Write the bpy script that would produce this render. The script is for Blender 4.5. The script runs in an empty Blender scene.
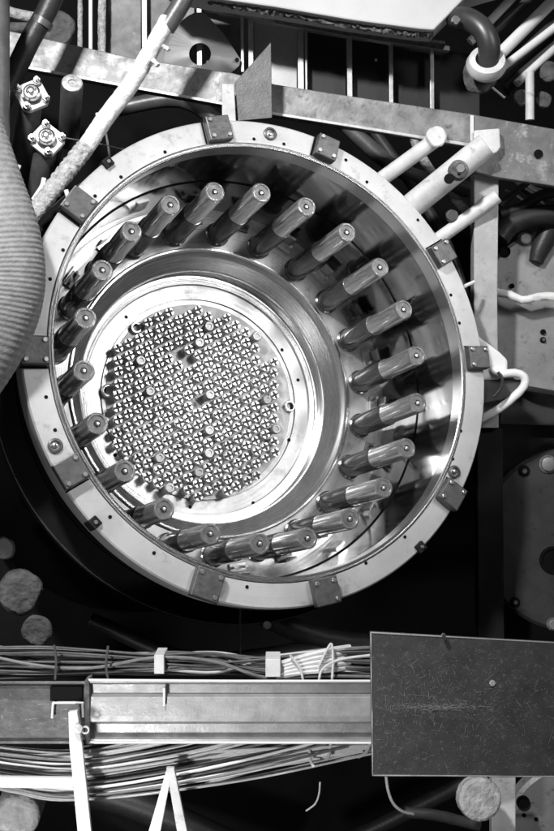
import bpy, bmesh, math, random
from mathutils import Vector, Matrix, noise
random.seed(7)
SC = bpy.context.scene
COL = SC.collection
PI = math.pi

# ------------------------------------------------------------------ camera
F, CX, CY = 1167.03, 277.0, 415.5
axis_cam = Vector((-225.05-CX, -(654.62-CY), -F)).normalized()     # down the vessel
C0 = Vector((271.81-CX, -(356.02-CY), -F))/F*6.0                   # flange centre
zc = -axis_cam
yc = (Vector((0,1,0)) - zc*zc.y).normalized()
xc = yc.cross(zc)
Rwc = Matrix((xc, yc, zc))                   # camera space -> world (rows)
cam_loc = -(Rwc @ C0)
M = Rwc.to_4x4(); M.translation = cam_loc
cd = bpy.data.cameras.new('camera'); cam = bpy.data.objects.new('camera', cd); COL.objects.link(cam)
cam.matrix_world = M
cd.sensor_fit = 'VERTICAL'; cd.sensor_height = 24; cd.lens = 24*F/831
cd.clip_start = .05; cd.clip_end = 100
SC.camera = cam

def V(px, py, d):
    """point of the place seen at that spot, d metres in front of the viewer"""
    return M @ Vector(((px-CX)*d/F, -(py-CY)*d/F, -d))
def Z(px, py, z):
    """point at that spot on the level z of the vessel"""
    a = cam_loc; b = V(px, py, 1) - a
    return a + b*((z-a.z)/b.z)

# ------------------------------------------------------------------ light
w = bpy.data.worlds.new('World'); SC.world = w; w.use_nodes = True
w.node_tree.nodes['Background'].inputs[0].default_value = (1,1,1,1)
w.node_tree.nodes['Background'].inputs[1].default_value = 0.035
SC.view_settings.view_transform = 'Standard'; SC.view_settings.look = 'None'
SC.view_settings.exposure = 0.2; SC.view_settings.gamma = 1
def area(name, pos, target, sx, sy, watts, spread=180):
    l = bpy.data.lights.new(name, 'AREA'); l.shape = 'RECTANGLE'; l.size = sx; l.size_y = sy
    l.energy = watts; l.spread = math.radians(spread)
    o = bpy.data.objects.new(name, l); COL.objects.link(o)
    o.location = pos
    o.rotation_euler = (Vector(target)-Vector(pos)).to_track_quat('-Z', 'Y').to_euler()
    return o
def CS(x, y, z):  # metres right, up, towards the viewer from the flange centre
    return M @ (C0 + Vector((x,y,z)))
hp = Z(180, 375, -1.1); rd = (hp-cam_loc).normalized(); rd.z = -rd.z     # the flood lamp mirrors in the core
area('flood_lamp', hp+rd*6.6, hp, 1.4, 1.4, 14.5, 44)
area('work_lamp', CS(-1.6, 3.6, 4.2), CS(.0,.5,0), .40, .40, 390)
area('low_fill', CS(-1.6, -2.6, 4.0), CS(-.6,-2.3,.6), .4, .4, 15, 70)  # added fill from low in front, brightens the cables under the tray

# ------------------------------------------------------------------ materials
def mat(name, c1, c2=None, rough=.5, metal=0., scale=6., bump=.0, bscale=40., rvar=.0, stretch=(1,1,1), spots=0., spotcol=.02, spotscale=9., scr=0., scrcol=.6, contrast=.25, bdist=.004):
    m = bpy.data.materials.new(name); m.use_nodes = True
    nt = m.node_tree; N = nt.nodes; L = nt.links; N.clear()
    out = N.new('ShaderNodeOutputMaterial'); b = N.new('ShaderNodeBsdfPrincipled'); L.new(b.outputs[0], out.inputs[0])
    tc = N.new('ShaderNodeTexCoord'); mp = N.new('ShaderNodeMapping'); mp.inputs['Scale'].default_value = stretch
    oi = N.new('ShaderNodeObjectInfo'); mu = N.new('ShaderNodeMath'); mu.operation = 'MULTIPLY'; mu.inputs[1].default_value = 40
    L.new(oi.outputs['Random'], mu.inputs[0]); L.new(mu.outputs[0], mp.inputs['Location'])     # every copy wears differently
    L.new(tc.outputs['Object'], mp.inputs[0])
    c2 = c1*.6 if c2 is None else c2
    n = N.new('ShaderNodeTexNoise'); n.inputs['Scale'].default_value = scale; n.inputs['Detail'].default_value = 8; n.inputs['Roughness'].default_value = .65
    L.new(mp.outputs[0], n.inputs[0])
    r = N.new('ShaderNodeValToRGB'); r.color_ramp.elements[0].position = .5-contrast; r.color_ramp.elements[1].position = .5+contrast
    r.color_ramp.elements[0].color = (c2,c2,c2,1); r.color_ramp.elements[1].color = (c1,c1,c1,1)
    L.new(n.outputs['Fac'], r.inputs[0]); col = r.outputs[0]
    def mix(col, fac, v):
        x = N.new('ShaderNodeMix'); x.data_type = 'RGBA'
        L.new(fac, x.inputs['Factor']); L.new(col, x.inputs['A']); x.inputs['B'].default_value = (v,v,v,1)
        return x.outputs['Result']
    def ramp(sock, a, bb, lo=0., hi=1.):
        q = N.new('ShaderNodeMapRange'); q.inputs['From Min'].default_value = a; q.inputs['From Max'].default_value = bb
        q.inputs['To Min'].default_value = lo; q.inputs['To Max'].default_value = hi
        L.new(sock, q.inputs['Value']); return q.outputs[0]
    if spots:
        n2 = N.new('ShaderNodeTexNoise'); n2.inputs['Scale'].default_value = spotscale; n2.inputs['Detail'].default_value = 9; n2.inputs['Roughness'].default_value = .72
        L.new(tc.outputs['Object'], n2.inputs[0])
        col = mix(col, ramp(n2.outputs['Fac'], .62-.12*spots, .76-.12*spots, 0, .8), spotcol)
    if scr:
        for k, (sx, sy, ang) in enumerate(((1,9,.5),(1,8,-.6),(7,1,.1),(1,7,1.3))):
            m3 = N.new('ShaderNodeMapping'); m3.inputs['Rotation'].default_value = (ang*.3,.2*k,ang); m3.inputs['Scale'].default_value = (sx*2.2, sy*2.2, 3)
            m3.inputs['Location'].default_value = (k*3.1, k, 0)
            L.new(tc.outputs['Object'], m3.inputs[0])
            n3 = N.new('ShaderNodeTexNoise'); n3.inputs['Scale'].default_value = 5; n3.inputs['Detail'].default_value = 6; n3.inputs['Roughness'].default_value=.7
            L.new(m3.outputs[0], n3.inputs[0])
            col = mix(col, ramp(n3.outputs['Fac'], .66-.05*scr, .78-.05*scr, 0, .8), scrcol)
    L.new(col, b.inputs['Base Color'])
    b.inputs['Metallic'].default_value = metal
    if rvar:
        n4 = N.new('ShaderNodeTexNoise'); n4.inputs['Scale'].default_value = scale*1.7; n4.inputs['Detail'].default_value = 5
        L.new(mp.outputs[0], n4.inputs[0])
        L.new(ramp(n4.outputs['Fac'], .3, .7, max(.03,rough-rvar), rough+rvar), b.inputs['Roughness'])
    else: b.inputs['Roughness'].default_value = rough
    if bump:
        n5 = N.new('ShaderNodeTexNoise'); n5.inputs['Scale'].default_value = bscale; n5.inputs['Detail'].default_value = 6
        L.new(mp.outputs[0], n5.inputs[0])
        bp = N.new('ShaderNodeBump'); bp.inputs['Strength'].default_value = min(1, bump); bp.inputs['Distance'].default_value = bdist
        L.new(n5.outputs['Fac'], bp.inputs['Height']); L.new(bp.outputs[0], b.inputs['Normal'])
    return m

def turned(name, c1, c2, rough, metal, radial=True, streak=1.0, rvar=.08, **kw):
    """turned steel: fine concentric tool marks plus broad soft streaks round the axis"""
    m = mat(name, c1, c2, rough, metal, 3, 0, 1, **kw)
    nt = m.node_tree; N = nt.nodes; L = nt.links
    b = [x for x in N if x.type == 'BSDF_PRINCIPLED'][0]
    tc = N.new('ShaderNodeTexCoord'); sp = N.new('ShaderNodeSeparateXYZ'); L.new(tc.outputs['Object'], sp.inputs[0])
    at = N.new('ShaderNodeMath'); at.operation = 'ARCTAN2'; L.new(sp.outputs[1], at.inputs[0]); L.new(sp.outputs[0], at.inputs[1])
    ln = N.new('ShaderNodeVectorMath'); ln.operation = 'LENGTH'
    cb = N.new('ShaderNodeCombineXYZ'); L.new(sp.outputs[0], cb.inputs[0]); L.new(sp.outputs[1], cb.inputs[1]); L.new(cb.outputs[0], ln.inputs[0])
    c3 = N.new('ShaderNodeCombineXYZ')
    L.new(at.outputs[0], c3.inputs[0]); L.new(ln.outputs['Value'], c3.inputs[1]); L.new(sp.outputs[2], c3.inputs[2])
    mp = N.new('ShaderNodeMapping'); mp.inputs['Scale'].default_value = (.5, 60, 60) if radial else (14, 1.2, 1.2)
    L.new(c3.outputs[0], mp.inputs[0])
    n = N.new('ShaderNodeTexNoise'); n.inputs['Scale'].default_value = 3 if radial else 1.4; n.inputs['Detail'].default_value = 4
    L.new(mp.outputs[0], n.inputs[0])
    bp = N.new('ShaderNodeBump'); bp.inputs['Strength'].default_value = .12*streak; bp.inputs['Distance'].default_value = .004
    L.new(n.outputs['Fac'], bp.inputs['Height']); L.new(bp.outputs[0], b.inputs['Normal'])
    q = N.new('ShaderNodeMapRange'); q.inputs['From Min'].default_value=.3; q.inputs['From Max'].default_value=.7
    q.inputs['To Min'].default_value = max(.04,rough-rvar); q.inputs['To Max'].default_value = rough+rvar
    L.new(n.outputs['Fac'], q.inputs['Value']); L.new(q.outputs[0], b.inputs['Roughness'])
    return m

MT = dict(
 flange = turned('flange_steel', .58, .38, .42, .35, rvar=.06, spots=.5, spotcol=.24, spotscale=9),
 lip    = mat('lip_steel', .85, .7, .22, 1),
 wall   = turned('wall_steel', .44, .28, .10, 1, radial=False, streak=.45, rvar=.05),
 floor_ = turned('deck_steel', .50, .24, .36, .6, rvar=.12, spots=.5, spotcol=.08, spotscale=5),
 cone   = turned('cone_steel', .66, .42, .24, .9, radial=True, streak=.35, rvar=.08),
 plate  = turned('core_plate_steel', .46, .22, .36, .6, spots=.6, spotcol=.14, spotscale=6),
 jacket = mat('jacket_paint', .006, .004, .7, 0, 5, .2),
 jedge  = mat('jacket_edge', .012, .006, .5, .0, 5),
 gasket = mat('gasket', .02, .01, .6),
 block  = mat('block_steel', .17, .08, .45, .7, 22, .3, 60, rvar=.1),
 bolt   = mat('bolt_steel', .75, .5, .28, 1, 30),
 dark   = mat('dark_hole', .008, .004, .8),
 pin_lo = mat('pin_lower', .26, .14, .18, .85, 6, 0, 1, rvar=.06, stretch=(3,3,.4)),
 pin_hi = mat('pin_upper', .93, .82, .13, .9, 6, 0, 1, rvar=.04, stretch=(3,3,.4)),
 pin_end= mat('pin_end', .17, .06, .42, .6, 30, spots=.4, spotcol=.4, spotscale=30),
 fuel   = mat('fuel_steel', .76, .40, .33, .75, 40, .1, 90, rvar=.1),
 fueldk = mat('fuel_recess', .05, .01, .5, .3, 60),
 grid   = mat('grid_steel', .50, .20, .5, .3, 14, .2, 60),
 cap    = mat('cap_steel', .30, .16, .4, .5, 40),
 beam   = mat('beam_paint', .36, .09, .5, .3, 7, .5, 45, rvar=.12, spots=.7, spotcol=.05, spotscale=13),
 gusset = mat('gusset_steel', .24, .10, .5, .4, 9, .5, 45, rvar=.1, spots=.6, spotcol=.5, spotscale=9),
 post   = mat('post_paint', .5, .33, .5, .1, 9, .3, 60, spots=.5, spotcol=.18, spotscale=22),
 pale   = mat('pale_paint', .78, .5, .55, 0, 9, .3, 50, spots=.4, spotcol=.2, spotscale=15),
 white  = mat('white_paint', .85, .74, .5, 0, 6, .15, 60),
 slab   = mat('slab_paint', .66, .50, .7, 0, 2.5, .3, 30, contrast=.35),
 dirt   = mat('dirt', .25, .03, .9, 0, 22, .8, 50),
 wrap   = mat('cloth_wrap', .84, .6, .8, 0, 14, 1, 28, bdist=.01),
 rough  = mat('rough_wrap', .66, .16, .8, 0, 40, 1, 45, bdist=.015),
 rubber = mat('rubber', .035, .015, .45, 0, 14, .4, 50),
 pipe   = mat('grey_pipe', .16, .07, .4, .3, 10, .3, 60),
 tube   = mat('tube_grey', .10, .05, .4, .5, 10),
 hose   = mat('hose_fabric', .36, .18, .7, 0, 26, .8, 90, bdist=.003),
 panel  = mat('dark_panel', .018, .009, .6, .0, 6, .2, 60),
 panmid = mat('worn_panel', .30, .08, .6, .1, 8, .4, 60, spots=.5, spotcol=.3, spotscale=7),
 panlt  = mat('pale_panel', .62, .42, .5, .1, 5, .2, 30, spots=.4, spotcol=.3),
 rail   = mat('rail_steel', .7, .42, .4, .4, 25, .3, 60),
 diam   = turned('diamond_steel', .5, .3, .30, .75, radial=False, streak=.25, rvar=.03),
 fin    = mat('fin_plate', .12, .06, .5, .5, 14, .3, 80),
 disc   = mat('disc_steel', .36, .24, .5, .3, 7, .3, 60, spots=.55, spotcol=.06, spotscale=14),
 disclo = mat('disc_shaded', .075, .04, .5, .3, 7, .3, 60, spots=.5, spotcol=.02, spotscale=11),  # darker copy of disc steel; dim light at lower right is in the colour
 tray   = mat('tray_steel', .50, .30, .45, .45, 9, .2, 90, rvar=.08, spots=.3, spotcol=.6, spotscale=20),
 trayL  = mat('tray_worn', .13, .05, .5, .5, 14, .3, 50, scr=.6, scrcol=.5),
 cover  = mat('cover_steel', .10, .055, .46, .35, 9, .4, 150, rvar=.1, spots=.55, spotcol=.22, spotscale=55),
 scratch = mat('scratch', .50, .22, .5, .3, 60),
 cableL = mat('pale_cable', .7, .5, .45, 0, 30),
 cableM = mat('grey_cable', .20, .10, .5, 0, 30),
 cableD = mat('dark_cable', .09, .04, .5, 0, 30),
 lump   = mat('lagging', .16, .03, .9, 0, 14, 1, 25, bdist=.02),
 lumpL  = mat('pale_lagging', .62, .28, .85, 0, 16, 1, 25, bdist=.02),
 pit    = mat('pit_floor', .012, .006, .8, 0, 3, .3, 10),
)

for k in ('jacket', 'jedge', 'gasket', 'pit', 'dark'):
    [x for x in MT[k].node_tree.nodes if x.type == 'BSDF_PRINCIPLED'][0].inputs['Specular IOR Level'].default_value = .12

# ------------------------------------------------------------------ builders
def tag(o, label=None, cat=None, group=None, kind=None):
    if label: o['label'] = label
    if cat: o['category'] = cat
    if group: o['group'] = group
    if kind: o['kind'] = kind
    return o
def thing(name, loc, label, cat, group=None):
    o = bpy.data.objects.new(name, None); COL.objects.link(o); o.location = loc; o.empty_display_size = .1
    return tag(o, label, cat, group)
def wloc(o):
    p = Vector(o.location)
    while o.parent: o = o.parent; p += Vector(o.location)
    return p
def obj(name, bm, m, parent=None, smooth=False, bevel=0., local=False, seg=2):
    """one mesh object; vertices come in world coordinates unless local"""
    me = bpy.data.meshes.new(name)
    bmesh.ops.recalc_face_normals(bm, faces=bm.faces)
    o = bpy.data.objects.new(name, me)
    if not local:
        if parent: c = wloc(parent)
        else:
            c = Vector((0,0,0))
            for v in bm.verts: c += v.co
            c /= len(bm.verts)
            o.location = c
        bmesh.ops.translate(bm, verts=bm.verts, vec=-c)
    bm.to_mesh(me); bm.free()
    for k in (m if isinstance(m, (list,tuple)) else [m]): me.materials.append(k)
    if smooth:
        for p in me.polygons: p.use_smooth = True
        try: me.set_sharp_from_angle(angle=math.radians(40))
        except Exception: pass
    COL.objects.link(o)
    if parent: o.parent = parent
    if bevel:
        b = o.modifiers.new('bevel', 'BEVEL'); b.width = bevel; b.segments = seg; b.limit_method = 'ANGLE'
    return o
def lathe(profile, bm=None, n=128, c=Vector((0,0,0)), ax=None, closed=False, mi=0):
    """revolve (r, z) pairs about the line through c along ax"""
    bm = bm or bmesh.new()
    q = (Vector(ax).normalized().to_track_quat('Z','Y') if ax is not None else None)
    rings = []
    for r, z in profile:
        if r < 1e-6:
            p = Vector((0,0,z)); p = (q @ p if q else p) + c
            rings.append([bm.verts.new(p)]); continue
        ring = []
        for i in range(n):
            a = 2*PI*i/n; p = Vector((r*math.cos(a), r*math.sin(a), z))
            ring.append(bm.verts.new((q @ p if q else p) + c))
        rings.append(ring)
    prs = list(zip(rings, rings[1:]))
    if closed: prs.append((rings[-1], rings[0]))
    for A, B in prs:
        for i in range(n):
            j = (i+1) % n
            if len(A) == 1 and len(B) == 1: continue
            if len(A) == 1: f = bm.faces.new((A[0], B[i], B[j]))
            elif len(B) == 1: f = bm.faces.new((A[i], A[j], B[0]))
            else: f = bm.faces.new((A[i], A[j], B[j], B[i]))
            f.material_index = mi
    return bm
def prism(pts, back, bm=None):
    """closed slab: front outline pts (3D) pushed along vector back"""
    bm = bm or bmesh.new()
    f = [bm.verts.new(p) for p in pts]; g = [bm.verts.new(p+back) for p in pts]
    bm.faces.new(f); bm.faces.new(g[::-1])
    for i in range(len(f)):
        j = (i+1) % len(f); bm.faces.new((f[i], f[j], g[j], g[i]))
    return bm
fwd = (M.to_3x3() @ Vector((0,0,-1)))
def slab(px, d, th, bm=None):
    """plate with outline px, front d metres away, th thick; d may be a list"""
    ds = d if isinstance(d, (list,tuple)) else [d]*len(px)
    return prism([V(x,y,q) for (x,y), q in zip(px, ds)], fwd*th, bm)
def catmull(P, k):
    if len(P) < 3: return [P[0].lerp(P[-1], i/k) for i in range(k+1)]
    Q = [P[0]*2-P[1]] + list(P) + [P[-1]*2-P[-2]]; out = []
    for i in range(1, len(Q)-2):
        a,b,c,d = Q[i-1:i+3]
        for s in range(k):
            t = s/k
            out.append(.5*((2*b)+(c-a)*t+(2*a-5*b+4*c-d)*t*t+(3*b-3*c+d-a)*t**3))
    out.append(P[-1]); return out
def tube(P, r, n=12, bm=None, k=6, rfun=None, wob=0.):
    bm = bm or bmesh.new()
    P = catmull([Vector(p) for p in P], k)
    rs = [(r[0]+(r[1]-r[0])*i/(len(P)-1)) if isinstance(r,(tuple,list)) else r for i in range(len(P))]
    up = Vector((.13,.2,.97)); prev = None
    t0 = (P[1]-P[0]).normalized(); u = t0.orthogonal().normalized()
    for i, p in enumerate(P):
        t = (P[min(i+1,len(P)-1)]-P[max(i-1,0)]).normalized()
        u = (u - t*u.dot(t)).normalized(); v = t.cross(u)
        rr = rs[i]*(rfun(i/(len(P)-1)) if rfun else 1)
        ring = [bm.verts.new(p + (u*math.cos(2*PI*j/n)+v*math.sin(2*PI*j/n))*rr*(1+wob*random.uniform(-1,1))) for j in range(n)]
        if prev:
            for j in range(n): bm.faces.new((prev[j], prev[(j+1)%n], ring[(j+1)%n], ring[j]))
        else: bm.faces.new(ring[::-1])
        prev = ring
    bm.faces.new(prev)
    return bm
def disc_at(c, nrm, r, h, n=24, bm=None, cham=.15):
    return lathe([(0,-.0),(r,-.0),(r,h*(1-cham)),(r*(1-cham),h),(0,h)], bm, n, c, nrm)
def lumpy(c, r, flat=.6, seed=0, ax=None):
    bm = bmesh.new(); bmesh.ops.create_icosphere(bm, subdivisions=5, radius=1)
    rnd = random.Random(seed); ph = [Vector((rnd.uniform(-1,1),rnd.uniform(-1,1),rnd.uniform(-1,1))).normalized()*rnd.uniform(2,9) for _ in range(14)]
    q = (-fwd if ax is None else ax).to_track_quat('Z','Y')
    for v in bm.verts:
        s = 1+sum(math.sin(v.co.dot(p)+k) for k, p in enumerate(ph))*.012
        s += .035*noise.fractal(v.co*2.2+Vector((seed,0,0)), .9, 2.1, 5) + .015*noise.noise(v.co*9)
        w_ = v.co*s; w_.z = max(-1, min(.55, w_.z))*flat
        v.co = q @ (w_*r) + c
    return bm

NZ = Vector((0,0,1)); TOCAM = -fwd

# ================================================================== setting
bm = bmesh.new()
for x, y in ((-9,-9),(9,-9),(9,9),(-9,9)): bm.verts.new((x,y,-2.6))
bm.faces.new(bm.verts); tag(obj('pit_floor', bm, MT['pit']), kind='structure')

# ================================================================== reactor vessel
RV = thing('reactor_vessel', (0,0,-2.5), 'huge round open steel vessel with a ring flange, standing studs inside and a pin-filled core', 'reactor vessel')
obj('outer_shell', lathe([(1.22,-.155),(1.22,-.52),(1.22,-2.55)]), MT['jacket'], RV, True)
obj('support_ring', lathe([(1.225,-.50),(1.335,-.50),(1.345,-.51),(1.345,-.58),(1.225,-.58)], closed=True), MT['jedge'], RV, True)
obj('ring_edge', lathe([(1.339,-.503),(1.345,-.497),(1.350,-.503),(1.345,-.512)], closed=True), MT['block'], RV, True)
fl = obj('flange', lathe([(1.160,-.002),(1.277,-.002),(1.285,-.010),(1.285,-.14),(1.277,-.15),(1.10,-.15),(1.160,-.15)][:5]+[(1.277,-.15),(1.160,-.15)], n=192, closed=True), MT['flange'], RV, True)
obj('sealing_lip', lathe([(1.128,-.10),(1.128,.008),(1.132,.012),(1.140,.012),(1.143,.006),(1.1445,-.006),(1.1475,-.006),(1.149,.004),(1.153,.004),(1.156,-.004),(1.156,-.10)], n=192, closed=True), MT['lip'], RV, True)
obj('inner_wall', lathe([(1.130,-.05),(1.126,-.12),(1.124,-.455)], n=192), MT['wall'], RV, True)
obj('wall_groove', lathe([(1.124,-.455),(1.150,-.456),(1.150,-.466),(1.117,-.467)], n=192), MT['dark'], RV, True)
obj('lower_wall', lathe([(1.117,-.467),(1.106,-.87)], n=192), MT['wall'], RV, True)
obj('deck', lathe([(1.106,-.865),(.866,-.865),(.862,-.872)], n=192), MT['floor_'], RV, True)
obj('barrel_lip', lathe([(.8615,-.88),(.8615,-.852),(.856,-.846),(.846,-.846),(.841,-.853),(.838,-.88)], n=192), MT['lip'], RV, True)
obj('barrel_cone', lathe([(.839,-.87),(.836,-.90),(.828,-.93),(.768,-.985),(.764,-.998),(.756,-1.0),(.753,-1.07),(.738,-1.072),(.736,-1.084),(.708,-1.090),(.703,-1.11)], n=192), MT['cone'], RV, True)
cp = obj('core_plate', lathe([(.706,-1.110),(.620,-1.112),(.619,-1.125),(.609,-1.125),(.608,-1.112),(.3,-1.112),(0,-1.112)], n=128), MT['plate'], RV, True)

obj('core_grid', lathe([(.585,-1.111),(.583,-1.1085),(0,-1.1085)], n=96), MT['grid'], RV, True)
# --- studs standing on the deck (22), all alike: sub-parts sleeve, end_face, centre
ph0, ZT, ZB, RP = 4.7902, -.1494, -.865, .9505
# the fitted phase is measured in camera space; get it from the photo: first stud seen at (261.7, 191)
p1 = Z(261.7, 191, ZT); A0 = math.atan2(p1.y, p1.x)
ZJ = -.50
def stud_proto():
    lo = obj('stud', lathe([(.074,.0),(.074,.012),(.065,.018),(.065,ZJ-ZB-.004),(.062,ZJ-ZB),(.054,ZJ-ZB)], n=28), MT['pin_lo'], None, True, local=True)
    up = obj('sleeve', lathe([(.052,ZJ-ZB-.01),(.0595,ZJ-ZB-.006),(.0595,ZJ-ZB+.012),(.0575,ZJ-ZB+.017),(.0575,ZT-ZB-.010),(.051,ZT-ZB),(.043,ZT-ZB),(.0415,ZT-ZB-.006)], n=28), MT['pin_hi'], None, True, local=True)
    en = obj('end_face', lathe([(.043,ZT-ZB-.007),(.018,ZT-ZB-.007),(.015,ZT-ZB-.016),(.0,ZT-ZB-.014)], n=24), MT['pin_end'], None, True, local=True)
    ce = obj('centre_boss', lathe([(.0115,ZT-ZB-.014),(.0115,ZT-ZB-.001),(.008,ZT-ZB+.003),(0,ZT-ZB+.004)], n=12), MT['bolt'], None, True, local=True)
    for s in (up, en, ce): s.parent = lo
    return lo
sp = stud_proto()
studs = []
for i in range(22):
    if i == 0: s = sp
    else:
        s = sp.copy(); COL.objects.link(s)
        for ch in list(sp.children):
            c = ch.copy(); COL.objects.link(c); c.parent = s
    a = A0 + i*2*PI/22
    s.parent = RV; s.location = Vector((RP*math.cos(a), RP*math.sin(a), ZB)) - Vector(RV.location)
    s.rotation_euler.z = random.uniform(0, 6)
    # spring clip on the deck between neighbours
    b = a + PI/22
    bm = bmesh.new()
    def bx(bm, r, t0, sr, st, z0, z1, ang):
        u = Vector((math.cos(ang), math.sin(ang), 0)); v = Vector((-u.y, u.x, 0))
        pts = [u*(r+i_*sr/2)+v*(t0+j_*st/2)+NZ*z1 for i_, j_ in ((-1,-1),(1,-1),(1,1),(-1,1))]
        prism(pts, NZ*(z0-z1), bm)
    bx(bm, 1.03, 0, .05, .10, -.864, -.845, b); bx(bm, 1.03, -.035, .016, .016, -.845, -.80, b); bx(bm, 1.03, .035, .016, .016, -.845, -.80, b)
    bx(bm, 1.065, 0, .012, .07, -.864, -.76, b)
    obj('clip', bm, MT['bolt'] if i % 3 else MT['block'], RV, bevel=.002)

# --- clamp blocks bolted round the flange
def polar(px, py, z=0): p = Z(px, py, z); return math.hypot(p.x,p.y), math.atan2(p.y,p.x)
for k, (px, py, sc) in enumerate([(216,130,1),(325,147,.95),(443,253,.95),(474,359,.95),(446,493,1),(322,587,1.05),(206,581,1.1),(68,473,1),(34,352,1.05),(77,207,1.05)]):
    r, a = polar(px, py); r = 1.226
    u = Vector((math.cos(a), math.sin(a), 0)); v = Vector((-u.y, u.x, 0)); c = u*r
    hw = .066*sc
    bm = prism([c+u*(i*hw)+v*(j*hw)+NZ*.052 for i, j in ((-1,-1),(1,-1),(1,1),(-1,1))], NZ*-.050)
    b = obj('clamp_block', bm, MT['block'], RV, bevel=.006)
    for i, j in ((.68,.68),(-.68,-.68),(-.68,.68)): obj('bolt', disc_at(c+u*(i*hw)+v*(j*hw)+NZ*.0515, NZ, .012, .012, 10), MT['bolt'], b, True)
    bm = prism([c+u*(i*hw*.98)+v*((1.03+j*.13)*hw)+NZ*.005 for i, j in ((-1,0),(1,0),(1,1),(-1,1))], NZ*-.004)
    obj('shim', bm, MT['dark'], b)
# --- eye bolts, small tapped holes, edge catches
for px, py in ((270,134),(55,446),(454,472)):
    p = Z(px, py, 0)
    e = obj('lifting_socket', lathe([(.036,-.001),(.036,.008),(.031,.012),(.025,.012),(.022,.004),(.022,-.001)], n=24, c=p), MT['block'], RV, True)
    obj('bolt', lathe([(.021,.0005),(.013,.0005),(.0125,.012),(.009,.014),(.005,.014),(.004,.006),(0,.006)], n=16, c=p), MT['bolt'], e, True)
for px, py in ((165,152),(121,177),(254,139),(284,144),(367,182),(63,250),(50,279),(46,397),(55,430),(110,517),(154,553),(418,220),(451,295),(459.5,323),(461,431),(453,459),(247,587),(366,563),(405,537),(95,196),(346,160)):
    p = Z(px, py, 0); bm = lathe([(.0095,.0),(.0085,.002),(.007,.0015),(0,.0015)], n=12, c=p); obj('tapped_hole', bm, MT['dark'], RV)
for px, py in ((91,526),(419,546),(107,163)):
    r, a = polar(px, py); u = Vector((math.cos(a), math.sin(a), 0)); v = Vector((-u.y, u.x, 0)); c = u*1.272
    bm = prism([c+u*(i*.024)+v*(j*.026)+NZ*.02 for i, j in ((-1,-1),(1,-1),(1,1),(-1,1))], NZ*-.10)
    q = obj('edge_catch', bm, MT['gasket'], RV, bevel=.004)
    bm = disc_at(c+NZ*.02, NZ, .010, .012, 10); obj('bolt', bm, MT['bolt'], q, True)
# ports on the core plate
for px, py, r in ((107,392,.042),(288,407,.036),(135,329,.035)):
    p = Z(px, py, -1.112)
    e = obj('port', lathe([(r,.0),(r,.03),(r*.85,.035),(r*.7,.035),(r*.66,.002)], n=20, c=p), MT['bolt'], RV, True)
    obj('port_hole', lathe([(r*.66,.003),(0,.003)], n=16, c=p), MT['dark'], e)
for px, py in ((256,307),(126,317),(253,503),(115,455),(282,350),(289,440),(190,507),(298,380)):
    p = Z(px, py, -1.112); obj('tapped_hole', lathe([(.012,.0),(.010,.004),(0,.002)], n=12, c=p), MT['dark'], RV)
# ================================================================== fuel assemblies in the core
def fuel_mesh():
    bm = bmesh.new(); r = .0252; H = .095
    lathe([(r,0),(r,H*.70),(r*1.08,H*.72),(r*1.08,H*.80),(r*.9,H*.82)], bm, 14, mi=0)
    lathe([(r*.9,H*.80),(0,H*.80)], bm, 14, mi=1)
    # four prongs left by a cross slot
    for k in range(4):
        a0 = PI/2*k
        pts = []
        s = r*.30
        u = Vector((math.cos(a0), math.sin(a0), 0)); v = Vector((-u.y, u.x, 0))
        pts.append(u*s+v*s)
        R2 = r*1.0; lo = math.asin(s/R2)
        for t in range(5):
            q = a0 + lo + (PI/2-2*lo)*t/4
            pts.append(Vector((R2*math.cos(q), R2*math.sin(q), 0)))
        n0 = len(bm.faces)
        prism([p+NZ*H for p in pts], NZ*(-H*.2), bm)
    return bm
fm = obj('fuel_assembly', fuel_mesh(), [MT['fuel'], MT['fueldk']], None, local=True, bevel=0)
tag(fm, 'slender steel fuel assembly with a cross slotted head, packed upright in the core', 'fuel assembly', 'fuel assemblies in the core')
cap_px = [(209,328),(196,343),(134,360),(146,390),(263,401),(271,432),(253.5,335.5),(204,432),(212.6,451),(201.6,468),(153,459),(169,489),(209,392)]
hole_px = [(179,352.5),(199,401),(268,343),(135,329),(186,364)]
TOPZ = -1.01
def near(p, L, tol):
    return any((p - Z(x, y, TOPZ).xy).length < tol for x, y in L)
cc = Z(199, 401, TOPZ).xy
P0 = .0705; n_f = 0; caps = []
v0 = (Z(200,390,TOPZ)-Z(200,410,TOPZ)).xy.normalized(); h0 = Vector((v0.y, -v0.x))
sites = []
for i in range(-12, 13):
    for j in range(-12, 13):
        q = h0*(i*P0*.866) + v0*((j+.5*(i % 2))*P0)
        if q.length > .572 or q.x > .535 or q.x < -.52: continue
        sites.append((i, j, cc+q))
caps = set()
for x, y in cap_px:
    t = Z(x, y, TOPZ).xy; caps.add(min(range(len(sites)), key=lambda k: (sites[k][2]-t).length))
holes = set()
for x, y in hole_px:
    t = Z(x, y, TOPZ).xy; holes.add(min(range(len(sites)), key=lambda k: (sites[k][2]-t).length))
holes -= caps
capm = None
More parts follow.
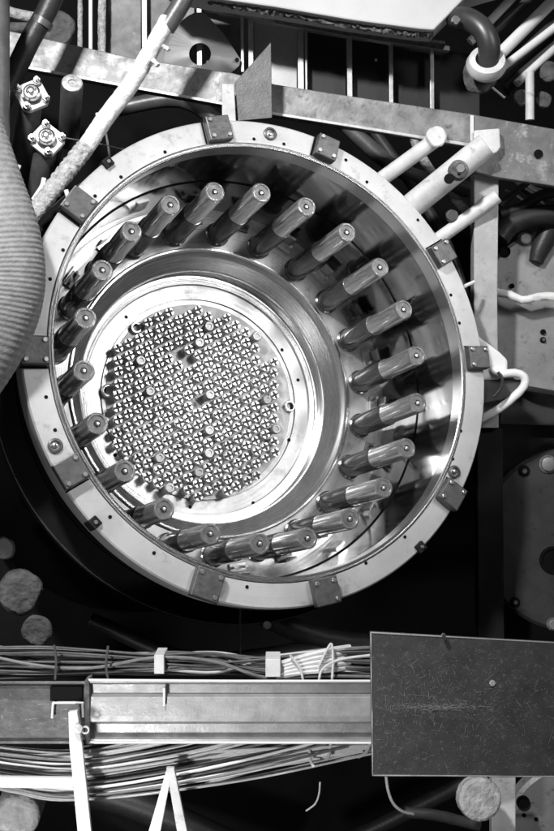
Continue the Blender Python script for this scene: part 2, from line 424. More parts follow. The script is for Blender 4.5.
for k, (i, j, q) in enumerate(sites):
    if k in holes: continue
    if k in caps:
        if capm is None:
            r = .030
            capm = obj('control_rod', lathe([(r*.75,0),(r*.75,.09),(r,.094),(r,.114),(r*.85,.121),(r*.5,.121),(r*.45,.115),(0,.115)], n=18), MT['cap'], None, True, local=True); o = capm
            tag(o, 'round pale flat topped rod standing among the slotted fuel heads', 'control rod', 'round topped rods in the core')
        else: o = capm.copy(); COL.objects.link(o)
    else:
        if n_f == 0: o = fm
        else: o = fm.copy(); COL.objects.link(o)
        n_f += 1
    o.location = (q.x+random.uniform(-.002,.002), q.y+random.uniform(-.002,.002), -1.111 + random.uniform(-.007,.007))
    k_s = random.uniform(.97,1.04); o.scale = (k_s,k_s,1)
    o.rotation_euler = (random.gauss(0,.025), random.gauss(0,.025), .35 + random.choice((0,PI/2)) + random.uniform(-.13,.13))
print('fuel', n_f, 'caps', len(caps))

# ================================================================== top: beam, gusset, post, struts
bt = thing('steel_beam', V(300,110,6.75), 'long scuffed steel beam sloping across the top behind the vessel', 'beam')
obj('web', slab([(-30,22),(42,38),(134,58),(233,73),(274,84),(350,96),(472,114),(472,146),(414,135),(350,126),(274,114),(223,104),(119,85),(23,67),(-30,56)], 6.72, .10), MT['beam'], bt, bevel=.006)
obj('flange_edge', slab([(-30,57),(23,68),(119,86),(223,105),(274,115),(350,127),(472,147),(472,143.5),(350,124),(274,112),(223,102),(119,83),(23,65),(-30,54)], 6.70, .018), MT['rail'], bt, bevel=.003)
g = thing('gusset_plate', V(515,150,6.7), 'wide dark steel plate with a round hole joining beam and post', 'gusset plate')
obj('plate', slab([(471,114),(600,137),(600,195),(554,186),(500,178),(475,172)], 6.69, .05), MT['gusset'], g, bevel=.005)
obj('edge_strip', slab([(470.5,115),(474,115.5),(474,142),(470.5,141)], 6.675, .02), MT['pale'], g, bevel=.002)
lathe_p = V(538.5,154,6.683)
obj('hole', disc_at(lathe_p, TOCAM, .026, .004, 20), MT['dark'], g)
po = thing('steel_post', V(486,630,6.9), 'flat pale upright steel post right of the vessel flange', 'post')
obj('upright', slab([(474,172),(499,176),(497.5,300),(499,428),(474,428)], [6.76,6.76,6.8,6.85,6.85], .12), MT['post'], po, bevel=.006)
obj('shaded_upright', slab([(477,428),(503,428),(505,700),(479,700)], 6.9, .12), MT['gasket'], po, bevel=.006)['label'] = 'lower half of the post, its shade put into a darker colour'  # same post lower down; the shade on it is put into the material
obj('cap_plate', slab([(474,130),(500,128),(501,147),(497,153),(482,155),(474,150)], 6.62, .06), MT['pale'], po, bevel=.01)
obj('weld', tube([V(474,172,6.73),V(487,175,6.73),V(500,178,6.73)], .012, 8, wob=.2), MT['dirt'], po, True)
def strut(name, a, b, r, label, m='pale', **kw):
    t = thing(name, V(*a), label, 'strut')
    obj('rod', tube([V(*a), V(*b)], r, 16, **kw), MT[m], t, True)
    return t
s1 = strut('support_strut', (372,186,6.85), (441,136,6.68), .044, 'upper and thinner pale strut from flange rim to beam')
obj('end_weld', lumpy(V(436,137,6.66), .06, .5, 3), MT['pale'], s1, True)
s2 = strut('support_strut', (392,222,6.8), (487,145,6.6), .074, 'thick pale strut with a bolt fitting, ending on the beam joint')
q = obj('fitting', disc_at(V(457,172,6.54), (TOCAM+Vector((.2,.2,0))).normalized(), .055, .05, 20), MT['dirt'], s2, True)
obj('nut', disc_at(V(460,169,6.47), TOCAM, .030, .03, 6), MT['bolt'], q)
obj('washer', disc_at(V(449,179,6.49), TOCAM, .028, .015, 18), MT['dark'], q)
s3 = strut('support_strut', (415,256,6.85), (498,196,6.7), .040, 'lowest bright strut crossing in front of the pale post')
s4 = strut('support_strut', (500,205,6.95), (528,182,6.95), .02, 'short thin grey strut right of the post under the gusset', 'tube')
tag(obj('triangular_plate', slab([(235,82),(271,42),(272,118),(238,121)], 6.5, .03), MT['fin'], None, bevel=.003), 'grey steel plate with slanted top edge standing up behind the flange', 'plate')
tag(obj('bracket_plate', slab([(222,84),(234,84),(236,122),(222,122)], 6.60, .05), MT['pale'], None, bevel=.004), 'short pale bracket left of the grey slanted plate', 'bracket')

# ================================================================== top: rack of panels behind the beam
rk = thing('panel_rack', V(310,60,7.1), 'metal rack frame with thin bars, one pale and several black panels, behind the beam', 'rack')
def L1(x): return 4+ (x-196)*.1865-8       # slope of the top rail
bm = slab([(190,-4),(275,17),(350,31),(450,46),(450,51),(350,37),(275,24),(190,3)], 7.0, .05)
obj('top_rail', bm, MT['rail'], rk, bevel=.004)
bm = slab([(275,14),(350,27),(445,41),(446,44.5),(350,30.5),(275,17)], 6.9, .1); obj('upper_rail', bm, MT['dirt'], rk, bevel=.004)
for x, wd, y0, y1 in ((144,5,-10,60),(199,5,3,70),(242,3,14,68),(250.5,5,14,70),(300.5,6,23,92),(306,2,28,90),(349.5,5,32,98),(391,4,40,104),(432,4,47,110)):
    obj('bar', slab([(x-wd/2,y0),(x+wd/2,y0),(x+wd/2+.5,y1+4),(x-wd/2+.5,y1+4)], 7.02, .04), MT['rail'], rk, bevel=.003)
for x0, x1, y0, y1, m in ((254,297,18,90,'panlt'),(308,346,29,104,'panel'),(352,389,36,110,'panel'),(393,430,42,116,'panel'),(434,480,48,122,'panel'),(204,240,8,74,'panmid'),(147,197,-10,66,'panmid'),(108,141,-15,66,'panmid')):
    obj('pale_panel' if m == 'panlt' else 'panel', slab([(x0,y0),(x1,y0+(x1-x0)*.17),(x1,y1+8),(x0,y1)], 7.12, .03), MT[m], rk, bevel=.004)
obj('label_strip', slab([(367,38),(391,42.5),(391,45),(367,40.5)], 7.0, .01), MT['white'], rk)
obj('rivet', disc_at(V(376,60,7.118), TOCAM, .009, .006, 10), MT['white'], rk)
# uprights at far left
for x, wd, m, y0, y1, lab in ((80,5,'rough',-20,48,'rough scaly upright pipe, left one of three behind the beam'),(90.5,4,'white',-20,50,'thin white upright pipe between two rough ones'),(102,8,'rough',-20,54,'wide rough upright pipe, right one of three behind the beam')):
    tag(obj('upright_pipe', tube([V(x,y0,7.0),V(x,y1+10,7.0)], wd*.003, 12, k=16, wob=.12 if m == 'rough' else 0), MT[m], None, True), lab, 'pipe')
tag(obj('horizontal_pipe', tube([V(-10,7,7.2),V(25,16,7.2),V(52,20,7.2)], .035, 12, wob=.08), MT['rough'], None, True), 'rough pale pipe in the top left corner, upper of two', 'pipe')
tag(obj('horizontal_pipe', tube([V(-10,30,7.2),V(25,28,7.2),V(52,33,7.2)], .035, 12, wob=.08), MT['lump'], None, True), 'rough grey pipe in the top left corner, lower of two', 'pipe')
tag(obj('lagging_scrap', lumpy(V(57,30,7.0), .11, .4, 5), MT['lump'], None, True), 'crumpled grey lagging lying on the beam beside the black hose', 'lagging')
# brushed diamond plate with round hole (a shallow cone)
bm = bmesh.new()
outer = [(204,12),(224,34),(241,60),(239,66),(231,73),(205,84),(180,80),(163,62),(166,48),(180,22),(192,13)]
n = 44; c0_ = (200,54); ri = 11.0
def ray(a):
    best = None; dx, dy = math.cos(a), math.sin(a)
    for (x1,y1),(x2,y2) in zip(outer, outer[1:]+outer[:1]):
        den = dx*(y2-y1)-dy*(x2-x1)
        if abs(den) < 1e-9: continue
        t = ((x1-c0_[0])*(y2-y1)-(y1-c0_[1])*(x2-x1))/den; s = ((x1-c0_[0])*dy-(y1-c0_[1])*dx)/den
        if t > 0 and -1e-6 <= s <= 1+1e-6 and (best is None or t < best): best = t
    return best
inn, out_, ib, ob = [], [], [], []
for i in range(n):
    a = 2*PI*i/n; t = ray(a)
    inn.append(bm.verts.new(V(c0_[0]+ri*math.cos(a), c0_[1]+ri*math.sin(a), 6.95))); out_.append(bm.verts.new(V(c0_[0]+t*math.cos(a), c0_[1]+t*math.sin(a), 6.99)))
    ib.append(bm.verts.new(V(c0_[0]+ri*math.cos(a), c0_[1]+ri*math.sin(a), 6.98))); ob.append(bm.verts.new(V(c0_[0]+t*math.cos(a), c0_[1]+t*math.sin(a), 7.02)))
for i in range(n):
    j = (i+1) % n
    bm.faces.new((inn[i],inn[j],out_[j],out_[i])); bm.faces.new((out_[i],out_[j],ob[j],ob[i])); bm.faces.new((inn[j],inn[i],ib[i],ib[j])); bm.faces.new((ib[i],ib[j],ob[j],ob[i]))
dp = obj('diamond_plate', bm, MT['diam'], None, True); tag(dp, 'shiny diamond shaped steel plate with a round central hole', 'plate')
obj('rivet', disc_at(V(237,60,6.97), TOCAM, .012, .01, 10), MT['dark'], dp)

# white slab along the top
sl = thing('concrete_slab', V(330,10,6.5), 'large smooth white slab overhanging the top of the rack', 'slab')
obj('slab_body', slab([(150,-30),(560,-30),(466,-3),(434,30),(420,29),(352,20),(275,7),(212,-2),(170,-8)], 6.55, .22), MT['slab'], sl, bevel=.01)
obj('crumbling_edge', tube([V(208,0,6.62),V(275,11,6.62),(V(352,24,6.62)),V(400,31,6.62),V(433,34,6.62)], .022, 9, k=22, wob=.5), MT['dirt'], sl, True)
# elbow pipe with collar
el = thing('elbow_pipe', V(455,20,6.7), 'shiny dark bent pipe hooking down in the top right corner', 'pipe')
obj('bend', tube([V(453,16,6.62),V(468,19,6.55),V(482,29,6.5),V(489,45,6.5),V(488,66,6.55)], .062, 20, k=8), MT['tube'], el, True)
obj('collar', lathe([(.058,0),(.105,.0),(.115,.03),(.10,.07),(.066,.075),(.06,.02)], n=28, c=V(486,68,6.58), ax=(V(489,40,6.45)-V(484,74,6.7)), closed=True), MT['pale'], el, True)
obj('end_nut', disc_at(V(455,22,6.5), TOCAM, .025, .04, 8), MT['bolt'], el)
obj('drip_cup', lumpy(V(480,76,6.7), .10, .5, 9), MT['lump'], el, True)
# parallel tubes top right
for (a, b, r, m, lab) in [
    ((470,42,6.9),(520,-10,6.9),.026,'white','first pale tube from the left in the slanting bank, top right corner'),
    ((485,40,6.96),(545,-18,6.96),.038,'tube','dark tube between the first and second pale tubes, top right corner'),
    ((488,66,6.9),(566,-12,6.9),.036,'white','second and widest pale tube in the slanting bank, top right corner'),
    ((496,76,6.96),(580,4,6.96),.045,'tube','dark wide tube between the second and third pale tubes, top right corner'),
    ((494,74,6.88),(575,12,6.88),.024,'white','third pale tube in the slanting bank, top right corner'),
    ((505,90,6.96),(580,22,6.96),.042,'panel','black tube between the third and fourth pale tubes, top right corner'),
    ((516,84,6.88),(580,26,6.88),.024,'pale','fourth and lowest pale tube in the slanting bank, top right corner')]:
    tag(obj('slanting_tube', tube([V(*a),V(*b)], r, 16, k=2), MT[m], None, True), lab, 'tube', 'slanting tubes in the top right corner')
tag(obj('rod', tube([V(488,84,6.8),V(505,98,6.8)], .007, 8), MT['white'], None, True), 'thin bright rod slanting below the bent pipe', 'rod')
p_ = thing('stub_post', V(530,118,6.8), 'short pale stub post standing on the gusset at the right', 'post')
obj('stub', tube([V(530,72,6.76),V(530,120,6.78)], .026, 14, k=3), MT['pale'], p_, True)
obj('foot', lumpy(V(522,98,6.8), .05, .6, 4), MT['lump'], p_, True)
for (x, y, r, s, lab) in ((543,100,.05,11,'rough dark lump of rubble right of the stub post'),(550,72,.06,13,'pale scrap of lagging at the right edge above the stub post')):
    tag(obj('broken_lump', lumpy(V(x,y,6.85), r, .6, s), MT['lump'], None, True), lab, 'rubble')

# ================================================================== top left: hoses, nozzles
wh = thing('wrapped_hose', V(30,225,6.0), 'thick white cloth wrapped hose slanting down across the beam', 'hose')
obj('dark_end', tube([V(192,-22,6.25),V(183,0,6.25),V(171,20,6.25),V(166,28,6.25)], .050, 18), MT['pipe'], wh, True)
obj('white_wrap', tube([V(168,20,6.25),V(150,52,6.22),V(130,85,6.2),V(104,120,6.15),V(84,150,6.1)], .046, 20, k=12, wob=.045), MT['wrap'], wh, True)
obj('coarse_wrap', tube([V(86,147,6.1),V(66,172,6.05),V(46,198,6.0),V(22,232,5.95)], .048, 20, k=14, wob=.09, rfun=lambda t: 1+.06*math.sin(t*90)), MT['rough'], wh, True)
for x, y, dx, dy in ((163,46,6,4),(153,60,5,6),(99,121,-2,-8)): obj('tape_end', tube([V(x,y,6.17),V(x+dx,y+dy,6.15)], .012, 7, wob=.3), MT['wrap'], wh, True)
bh = thing('black_hose', V(8,80,6.3), 'thick black hose slanting out of the top left corner', 'hose')
obj('hose_body', tube([V(62,-25,6.3),V(46,12,6.3),V(28,44,6.3),V(6,92,6.3),V(-12,130,6.3)], .056, 20), MT['rubber'], bh, True)
obj('cuff', tube([V(43,20,6.3),V(40,26,6.3)], .060, 20), MT['pipe'], bh, True)
tag(obj('upright_duct', tube([V(-3,-20,5.9),V(-3,100,5.85),V(-3,240,5.8)], .062, 20), MT['pipe'], None, True), 'dark grey upright duct along the left edge', 'duct')
def nozzle(px, py, rot, label, d=6.1, sc=1.):
    ax = (TOCAM + M.to_3x3() @ Vector((.16,.24,0))).normalized()
    c = V(px, py, d)
    t = thing('pipe_flange', c, label, 'pipe flange', 'bolted pipe flanges at the top left')
    u = (M.to_3x3() @ Vector((math.cos(rot), math.sin(rot), 0))); u = (u-ax*u.dot(ax)).normalized(); v = ax.cross(u)
    R = .078*sc
    pts = []
    for k in range(4):
        for dk in (-.22,.22):
            a = PI/4+k*PI/2+dk; pts.append(c+(u*math.cos(a)+v*math.sin(a))*R*1.18)
    obj('face_plate', prism([p+ax*.02 for p in pts], -ax*.03), MT['pale'], t, bevel=.005)
    for k in range(4):
        a = PI/4+k*PI/2; q = c+(u*math.cos(a)+v*math.sin(a))*R
        nb = disc_at(q+ax*.02, ax, .022*sc, .03, 6); disc_at(q+ax*.05, ax, .012*sc, .02, 10, nb)
        obj('nut', nb, MT['bolt'], t)
    hb = obj('hub', lathe([(.045,.0),(.043,.04),(.034,.045),(.030,.045),(.028,.01),(.016,.01),(.015,.06),(0,.065)], n=20, c=c+ax*.02, ax=ax), MT['bolt'], t, True)
    dn = M.to_3x3() @ Vector((-.11,-.32,-.25))
    obj('pipe', tube([c, c+dn*.6, c+dn*1.6], (.058*sc,.07*sc), 18), MT['pipe'], t, True)
nozzle(32, 97, .5, 'upper of two square bolted pipe flanges left of the white hose')
nozzle(47, 141, .9, 'lower of two square bolted pipe flanges left of the white hose')
cy = thing('capped_pipe', V(60,120,6.2), 'dark pipe stub with a bright worn round end between hose and flanges', 'pipe')
ax = (TOCAM + M.to_3x3() @ Vector((.22,.42,0))).normalized(); c = V(72,84,6.1)
obj('pipe', lathe([(.058,-.5),(.058,.0),(.052,.012)], n=24, c=c, ax=ax), MT['pipe'], cy, True)
obj('end_face', lathe([(.054,.010),(.045,.014),(.022,.014),(.018,.004),(0,.004)], n=24, c=c, ax=ax), mat('cap_worn',.8,.15,.5,.4,45), cy, True)
obj('hook', tube([c-ax*.5+V(70,150,6)*0, V(62,140,6.25), V(56,170,6.25)], .012, 8), MT['pipe'], cy, True)
for k, P in enumerate([[(19,165),(17,172),(20,180),(16,185)],[(44,178),(42,186),(37,194),(33,200)],[(66,190),(68,200),(63,212)]]):
    tag(obj('hook_rod', tube([V(x,y,6.0) for x,y in P], .012, 8), MT['white'], None, True), ['small white hook below the upper pipe flange','small white hook below the lower pipe flange','short white hook right of the coarse wrapped hose end'][k], 'hook')
tag(obj('thin_wire', tube([V(60,137,6.3),V(100,144,6.3),V(135,152,6.35)], .003, 6), MT['cableM'], None, True), 'thin horizontal wire behind the white wrapped hose', 'wire')
tag(obj('thin_rod', tube([V(106,132,6.4),V(110,160,6.4)], .006, 6, wob=.3), MT['cableM'], None, True), 'thin knotted upright wire right of the white wrapped hose', 'wire')
# big ribbed hose at the left edge
rh = thing('ribbed_hose', V(0,300,5.3), 'big pale grey ribbed hose bulging over the flange at the left edge', 'hose')
path = [(-26,120),(-14,185),(-2,240),(2,290),(-8,340),(-34,400)]
obj('hose_body', tube([V(x,y,5.35) for x,y in path], .19, 40, k=90, rfun=lambda t: (.62+.42*math.sin(PI*min(1,max(0,t*1.0+.02))))*(1+.006*math.sin(t*330+4*math.sin(t*11)))), MT['hose'], rh, True)

# ================================================================== right side
def round_plate(name, px, py, R, d, m, label, feats, cat='plate'):
    t = thing(name, V(px,py,d), label, cat)
    rr = R*d/F
    obj('plate', lathe([(0,0),(rr-.02,0),(rr,-.02),(rr,-.12)], n=96, c=V(px,py,d), ax=TOCAM), MT[m], t, True)
    for (kind, x, y, r) in feats:
        q = V(x,y,d-.002); r_ = r*d/F
        if kind == 'hole': obj('hole', lathe([(r_*1.25,.0),(r_*1.2,.012),(r_,.012),(r_*.95,.003),(0,.003)], n=24, c=q, ax=TOCAM), MT['dark'], t, True)
        if kind == 'stud':
            k_ = obj('stud', disc_at(q, TOCAM, r_, .03, 20), MT['disc'], t, True); obj('washer', lathe([(r_*1.05,0),(r_*1.3,0),(r_*1.3,.008),(r_*1.05,.008)], n=20, c=q, ax=TOCAM, closed=True), MT['dirt'], k_)
        if kind == 'bolt':
            k_ = obj('bolt_seat', disc_at(q, TOCAM, r_*1.5, .006, 20), MT['dark'], t); obj('bolt', disc_at(q+TOCAM*.006, TOCAM, r_*.7, .02, 6), MT['bolt'], k_)
    return t
rp1 = round_plate('round_plate', 560, 312, 84, 7.1, 'disc', 'large pale spotted round plate right of the post, upper one', [('hole',505,252,4.5),('stud',525,239,5.5),('bolt',543,340,2),('hole',512,286,2),('hole',543,332,2.2)])
for a, b in (((505.5,385),(560,396)),): pass
obj('slot', tube([V(549,232,7.08),V(540,250,7.08),V(536,262,7.08)], (.07,.045), 16), MT['rubber'], rp1, True)
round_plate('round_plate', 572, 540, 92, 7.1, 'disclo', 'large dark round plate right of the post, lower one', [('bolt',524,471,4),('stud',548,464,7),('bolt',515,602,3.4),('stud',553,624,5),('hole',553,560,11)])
wp = thing('steel_bulkhead', V(530,440,7.2), 'dark grey steel panel at the right edge between the two round plates', 'bulkhead')
obj('upper_sheet', slab([(500,372),(600,372),(600,427),(500,424)], 7.24, .04), MT['disclo'], wp, bevel=.004)
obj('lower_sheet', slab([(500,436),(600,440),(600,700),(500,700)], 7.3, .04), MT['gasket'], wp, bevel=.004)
tag(obj('pale_strap', tube([V(495,292,7.0),V(510,295,6.98),V(524,300,6.97),V(538,297,6.97),V(565,296,6.97)], .024, 10, wob=.12), MT['white'], None, True), 'white strap lying across the upper round plate', 'strap')
tag(obj('loop_hose', tube([V(470,428,6.8),V(484,418,6.72),V(500,408,6.7),V(514,397,6.7),V(524,386,6.7),V(524,377,6.7),V(515,373,6.7),V(500,374,6.7),V(488,368,6.75)], .024, 14, wob=.06), MT['white'], None, True), 'white bent hose looping out from behind the right flange edge', 'hose')
tag(obj('plaster_patch', slab([(476,334),(500,352),(508,360),(508,374),(498,380),(478,380)], 6.72, .05), MT['white'], None, bevel=.015), 'white ragged padding beside the flange block, right side', 'padding')
tag(obj('dark_wedge', slab([(470,378),(500,378),(526,380),(521,386),(514,395),(500,401),(470,406)], 6.73, .08), MT['fin'], None, bevel=.008), 'dark pointed bar end framed by the white looped hose', 'bar')
tag(obj('thin_hook', tube([V(498,372,6.6),V(502,378,6.6),V(501,388,6.6),V(494,397,6.6)], .009, 8), MT['rubber'], None, True), 'thin black hook hanging in front of the white looped hose', 'hook')
tag(obj('black_rod', tube([V(510,386,6.9),V(545,392,6.95),V(575,398,7.0)], .02, 8), MT['rubber'], None, True), 'black rod below the upper round plate', 'rod')
tag(obj('peg', tube([V(465,286,6.6),V(474,282,6.66)], .010, 8), MT['white'], None, True), 'tiny white peg between flange and post', 'peg')
for k, (P, r, m, lab) in enumerate([([(500,238),(512,224),(534,216),(560,214)],.06,'rubber','thick black hose, uppermost arc above the upper round plate'),
    ([(500,214),(520,208),(540,196),(565,190)],.034,'rubber','thinner black hose arching below the gusset plate'),
    ([(505,190),(518,196),(530,206),(538,214)],.008,'cableL','pale thin cable curling among the black hoses at the right'),
    ([(522,186),(535,194),(546,206),(560,212)],.008,'cableL','second pale thin cable curling at the right edge'),
    ([(526,243),(541,238),(560,222)],.03,'rubber','short black hose beside the stud of the upper round plate')][:4]):
    tag(obj('black_hose' if m == 'rubber' else 'thin_cable', tube([V(x,y,6.98) for x,y in P], r, 14), MT[m], None, True), lab, 'hose' if m == 'rubber' else 'cable')
tag(obj('metal_scrap', lumpy(V(452,216,6.75), .038, .7, 21), MT['tube'], None, True), 'rough grey scrap between two struts above the flange', 'scrap')
# bottom right
round_plate('round_plate', 575, 835, 70, 6.6, 'disc', 'pale round plate in the bottom right corner with a black hole', [('hole',523,802,5.5),('hole',536,819,1.6),('hole',524,815,1.5)])
tag(obj('lagging_disc', lathe([(0,0),(.095,.0),(.11,-.008),(.113,-.02),(.113,-.08)], n=18, c=V(481,800,6.0), ax=(TOCAM+Vector((.1,.1,0)))), MT['lumpL'], None, False, bevel=.004), 'grey ragged lagging disc under the big scratched plate', 'lagging')
tag(obj('pale_post', slab([(492,770),(516,770),(516,840),(492,840)], 6.25, .08), MT['pale'], None, bevel=.006), 'short pale flat post at the bottom right between two round shapes', 'post')
for P, r, lab in (([(386,776),(388,790),(393,803),(402,811),(414,814)],.008,'thin bright curved rod below the scratched plate'),([(320,782),(319,794),(315,804),(306,811)],.005,'thin dim curved rod below the cable bundle')):
    tag(obj('curved_rod', tube([V(x,y,6.2) for x,y in P], r, 8), MT['rail'], None, True), lab, 'rod')
tag(obj('low_pipe', tube([V(405,812,6.3),V(440,816,6.3),V(480,826,6.3)], .03, 12, wob=.06), MT['tube'], None, True), 'dull grey pipe running along the bottom under the scratched plate', 'pipe')

# ================================================================== dark middle: small things
vb = tag(obj('hanging_bolt', disc_at(V(267,624,6.0), TOCAM, .024, .03, 8), MT['bolt'], None), 'small bright bolt below the vessel near its foot', 'bolt')
tag(obj('thin_pipe', tube([V(240,600,6.1),V(240,655,6.1)], .007, 8), MT['pipe'], None, True), 'thin grey upright pipe below the vessel', 'pipe')
for x, y, r, m, s, lab in ((20,592,.118,'lump',41,'round rough lagged pipe end at the left edge below the vessel'),(37,630,.08,'lump',42,'smaller dim lagged lump below the rough round pipe end'),(4,548,.06,'cableD',44,'dim lump at the left edge above the round pipe end')):
    tag(obj('lagged_pipe_end', lumpy(V(x,y,6.0), r, .5, s), MT[m], None, True), lab, 'pipe end')
tag(obj('lagged_pipe_end', lathe([(0,.01),(.07,.008),(.098,-.004),(.108,-.02),(.110,-.3)], n=40, c=V(16,818,5.5), ax=(TOCAM+Vector((.05,-.1,0)))), MT['lumpL'], None, True), 'pale round lagged pipe end in the bottom left corner', 'pipe end')

# ================================================================== cable tray, cover plate
DT = 5.3
ct = thing('cable_tray', V(180,742,DT), 'long horizontal steel channel running across the lower part of the picture', 'cable tray')
def channel(x0, x1, prof, name, m, dd=0.):
    bm = bmesh.new(); A = [bm.verts.new(V(x0,y,DT+dd+d)) for y, d in prof]; B = [bm.verts.new(V(x1,y,DT+dd+d)) for y, d in prof]
    for i in range(len(prof)-1): bm.faces.new((A[i],A[i+1],B[i+1],B[i]))
    bm.faces.new((A[-1],A[0],B[0],B[-1])); bm.faces.new(A[::-1]); bm.faces.new(B)
    return obj(name, bm, m, ct, bevel=.002)
front = [(680,.0),(683,.0),(684,.035),(693,.040),(697,.012),(716,.000),(722,.003),(723.5,.06),(738,.06),(739,.0),(742,.0)]
channel(88, 374, front+[(742,.12),(680,.12)], 'channel', MT['tray'])
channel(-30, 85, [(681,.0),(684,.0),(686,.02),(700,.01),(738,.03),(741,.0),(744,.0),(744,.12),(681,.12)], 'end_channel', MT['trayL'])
obj('joint_strip', slab([(84,681),(89,679),(90,743),(85,745)], DT-.01, .10), MT['dirt'], ct, bevel=.003)
obj('top_edge', tube([V(88,680,DT-.004),V(230,681,DT-.004),V(375,681,DT-.004)], .006, 8), MT['white'], ct, True)
obj('bottom_edge', tube([V(88,742.5,DT-.004),V(230,742.5,DT-.004),V(376,743,DT-.004)], .006, 8), MT['white'], ct, True)
obj('wire_bracket', tube([V(52,718,DT-.01),V(53,704,DT-.02),V(55,703,DT-.02),V(81,703,DT-.02),V(82.5,705,DT-.02),V(83,717,DT-.01)], .006, 8, k=3), MT['white'], ct, True)
obj('recess_plate', slab([(50,687),(82,687),(82,701),(50,701)], DT-.004, .02), MT['dark'], ct)
obj('seam', slab([(163,688),(165,688),(165,706),(163,706)], DT-.012, .03), MT['rail'], ct)
cv = thing('cover_plate', V(460,776,5.15), 'big dark scratched rectangular steel plate over the right end of the channel', 'plate')
bm = slab([(370,632),(600,645),(600,777),(372,776)], [5.12,5.12,5.16,5.16], .025)
rs_ = random.Random(11)
for k in range(1250):                                      # scratches cut through the black finish
    band = rs_.random() < .45
    x = rs_.gauss(440, 42) if band else rs_.uniform(374, 598); y = rs_.gauss(707, 3.5) if band and rs_.random()<.45 else rs_.gauss(702, 28)
    if k > 900: x, y = rs_.gauss(441, 17), rs_.gauss(707, 1.6)
    ln = rs_.expovariate(1/3.)+.8; an = rs_.choice((rs_.gauss(.9,.25), rs_.gauss(-.9,.3), rs_.gauss(0,.25), rs_.gauss(1.5,.2))); hw = rs_.uniform(.06,.20)
    if k > 900: an = rs_.gauss(0,.12); ln *= .8
    cv_ = rs_.uniform(-.04,.04)
    p = []; q = []
    for t in (-.5,-.17,.17,.5):
        a2 = an+cv_*t; wx, wy = x+ln*t*math.cos(an)-cv_*t*t*ln*math.sin(an), y+ln*t*math.sin(an)+cv_*t*t*ln*math.cos(an)
        h_ = hw*(1-abs(t)*1.7)
        p.append((wx-h_*math.sin(a2), wy+h_*math.cos(a2))); q.append((wx+h_*math.sin(a2), wy-h_*math.cos(a2)))
    pts = p+q[::-1]
    if min(c_[0] for c_ in pts) < 372 or min(c_[1] for c_ in pts) < 646 or max(c_[1] for c_ in pts) > 774: continue
    f_ = bm.faces.new([bm.verts.new(V(a_, b_, 5.12+.04*(b_-636)/141-.0022-.000002*k)) for a_, b_ in pts]); f_.material_index = 1
obj('sheet', bm, [MT['cover'], MT['scratch']], cv, bevel=0)
for P in (((370.5,632.5),(460,637.5),(600,645.5)),((371,632.5),(372,700),(373,775.5)),((373,775.5),(460,776),(600,777))):
    obj('rolled_edge', tube([V(x,y,5.119+.04*(y-632)/144) for x,y in P], .0032, 8, wob=.3), MT['tray'], cv, True)
obj('bolt', disc_at(V(443.5,635,5.10), TOCAM, .010, .02, 8), MT['bolt'], cv)
obj('nick', disc_at(V(492.5,683,5.131), TOCAM, .014, .004, 7), MT['rail'], cv)

# ================================================================== cables
def cable(pts, r, m, label, group, name='cable'):
    o = obj(name, tube(pts, r, 8, k=7), MT[m], None, True); return tag(o, label, 'cable', group)
rnd = random.Random(3)
def lerp(a,b,t): return a+(b-a)*t
# sagging pale cables under the tray
GL = 'pale cables sagging under the channel'
for i in range(38):
    t = i/37
    y0 = lerp(746, 786, t)+rnd.uniform(-2,2); dip = lerp(750, 801, t)+rnd.uniform(-2.0,2.0)
    xe = lerp(120, 372, t**.8)+rnd.uniform(-12,8); xd = lerp(60, 85, t)+rnd.uniform(-12,12)
    d = DT+.07+rnd.uniform(-.03,.07)
    ye = 741 if t < .85 else lerp(744, 752, (t-.85)/.15)
    xm = lerp(xd, xe, .52); ym = lerp(dip, ye, .40)+rnd.uniform(-1.5,1.5)
    pts = [V(-25,y0-3,d),V(15,lerp(y0,dip,.45),d+rnd.uniform(-.02,.02)),V(xd,dip,d),V(xm,ym,d+.01),V(xe,ye,d+.03)]
    if t < .85: pts.append(V(xe+34,ye-12,d+.05))
    m = rnd.choice(['white','cableL','cableL','cableM','cableM'])
    cable(pts, rnd.uniform(.0042,.0072), m, 'thin %s cable in the sagging bundle under the long channel' % {'white':'white','cableL':'pale','cableM':'grey'}[m], GL)
for k in range(9):
    y0 = 745+k*1.6; d = DT+.10+.008*k
    x0 = 195+k*10
    cable([V(x0-70,y0+18+k*.9,d+.05),V(x0,y0+8,d),V(lerp(x0,372,.5),y0+3.5-k*.2,d),V(371,746+k*.9,d),V(385,748+k*.6,d+.02)], .0085, 'cableL', 'pale cable pressed against the underside of the channel near the plate', 'pale cables under the right end of the channel')
for k, (x, y, dx, dy, lab) in enumerate(((309,757,5,10,'first dangling cable end under the channel, left one'),(331,752,-5,8,'middle dangling cable end under the channel'),(371,750,-13,7,'curled dangling cable end beside the scratched plate'))):
    cable([V(x,y-8,DT+.1),V(x+dx*.4,y+dy*.4,DT+.08),V(x+dx,y+dy,DT+.07)], .008, 'cableL', lab, 'dangling cable ends')
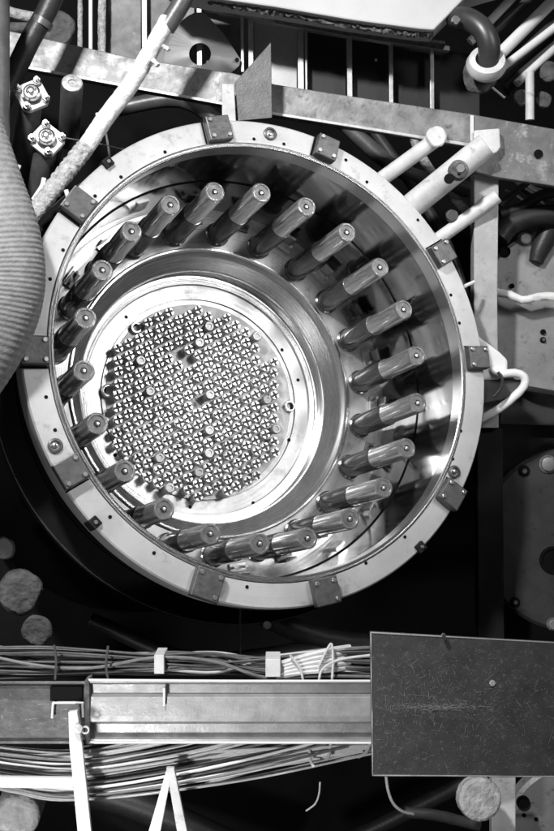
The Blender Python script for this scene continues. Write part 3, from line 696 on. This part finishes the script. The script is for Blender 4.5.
# darker bundle above the tray: three stretches pinched by clamps
GU = 'twisted cables lying above the channel'
for i in range(42):
    t = i/41; u = rnd.uniform(-1,1)
    ya = lerp(645, 681, t)+rnd.uniform(-1,1)
    yb = lerp(646, 681, (t+.25*u) % 1)
    yc_ = lerp(653,675, t); yd = lerp(654, 681, (t*.6+.4*rnd.random())); ye = lerp(657, 680, rnd.random()); yf = lerp(649,682, (t+.3*u)%1)
    d = DT+.10+rnd.uniform(-.05,.07)
    m = rnd.choice(['cableM','cableM','cableD','cableD','cableD','cableL'])
    cable([V(-25,ya,d),V(40,lerp(ya,yb,.5)-1,d),V(92,yb*.5+yc_*.5-1,d+.03),V(157,yc_,d-.02),V(215,yd-4,d),V(265,ye,d),V(320,lerp(ye,yf,.6)-3,d),V(385,yf-3,d)],
          rnd.uniform(.0045,.008), m, 'thin %s cable in the twisted bundle above the channel' % {'cableM':'grey','cableD':'black','cableL':'pale'}[m], GU)
for k in range(5):
    d = DT+.05
    cable([V(276,665+3*k,d),V(305,656+4*k,d),V(330,650+5*k,d),V(350,647+5*k,d+.05)], .0125, 'cableL', 'thick frayed pale cable end spreading beside the scratched plate', 'frayed pale cable ends')
for x, y0, y1, wd, lab in ((159,655,674,10,'small square clip round the cables, left of the two'),(273,659,677,15,'wide pale cuff round the cables, right of the two')):
    bm = slab([(x-wd/2,y0),(x+wd/2,y0),(x+wd/2,y1),(x-wd/2,y1)], DT+.0, .17)
    tag(obj('cable_clip', bm, MT['pale'], None, bevel=.003), lab, 'clip')
for P, lab in (([(54,645),(56,662),(55,680)],'dark tie cord round the cables, leftmost'),([(108,646),(106,664),(108,680)],'dark tie cord round the cables, second from the left'),([(318,668),(328,648),(332,645),(333,662),(332,682)],'pale tie cord knotted round the frayed cable ends'),([(290,655),(300,668),(303,680)],'pale tie cord left of the knotted one'),([(319,680),(322,670),(333,662),(348,658),(372,655)],'pale cord running from the knot to the scratched plate')):
    tag(obj('tie_cord', tube([V(x,y,DT-.0+.02) for x,y in P], .006, 7), MT['cableL' if 'pale' in lab else 'pipe'], None, True), lab, 'cord')

# ================================================================== white stands at the bottom
wp_ = thing('white_post', V(86,835,5.2), 'leaning flat white post in front of the channel, lower left', 'post')
obj('bar', slab([(68,712),(77,711),(82,745),(93,850),(79,850),(69,745)], 5.18, .03), MT['white'], wp_, bevel=.004)
obj('ring', lathe([(.012,0),(.018,0),(.018,.012),(.012,.012)], n=20, c=V(85.5,729.5,5.18), ax=TOCAM, closed=True), MT['pale'], wp_, True)
obj('wing_nut', lumpy(V(78,729,5.16), .022, .6, 6), MT['pale'], wp_, True)
vs = thing('folding_stand', V(168,840,5.25), 'white stand with two spread legs meeting at the top, bottom left of centre', 'stand')
obj('leg', slab([(166,771),(172,771),(157,850),(143,850)], 5.27, .03), MT['white'], vs, bevel=.004)
obj('leg', slab([(166,768),(174,768),(191,850),(180,850)], 5.23, .03), MT['pale'], vs, bevel=.004)
tag(obj('white_rail', slab([(-20,777),(73,778),(73,789),(-20,788)], 5.24, .03), MT['white'], None, bevel=.004), 'horizontal white bar running from the left edge to the leaning post', 'bar')

# ================================================================== dim pipework in the depth of the pit
GP = 'dim pipes deep in the pit'
for k, (pts, r, m) in enumerate([([(-30,770),(120,800),(260,860)],.10,'rubber'),([(230,600),(330,640),(470,650),(520,700)],.07,'rubber'),([(300,860),(370,830),(430,800),(470,780)],.05,'rubber'),
    ([(340,120),(400,170),(470,190)],.05,'pipe'),([(360,110),(440,230),(475,330)],.035,'tube'),([(110,110),(180,100),(230,130)],.05,'pipe'),
    ([(410,130),(430,170),(470,215)],.03,'rough'),([(90,620),(200,660),(360,640)],.05,'rubber'),([(505,160),(530,190),(570,200)],.035,'pipe')]):
    tag(obj('pit_pipe', tube([V(x,y,7.35) for x,y in pts], r, 16, wob=.02), MT[m], None, True),
        ['dim black pipe below the sagging cables, bottom left','dim pipe behind the foot of the vessel, right of centre','dim pipe below the scratched plate, bottom centre','grey pipe under the beam, left of the thick strut','thin pipe behind the struts, running down beside the post','grey pipe under the left half of the beam','short rough pipe between the two upper struts','dim pipe just above the cable bundle, left of centre','grey pipe under the gusset at the right edge'][k], 'pipe', GP)
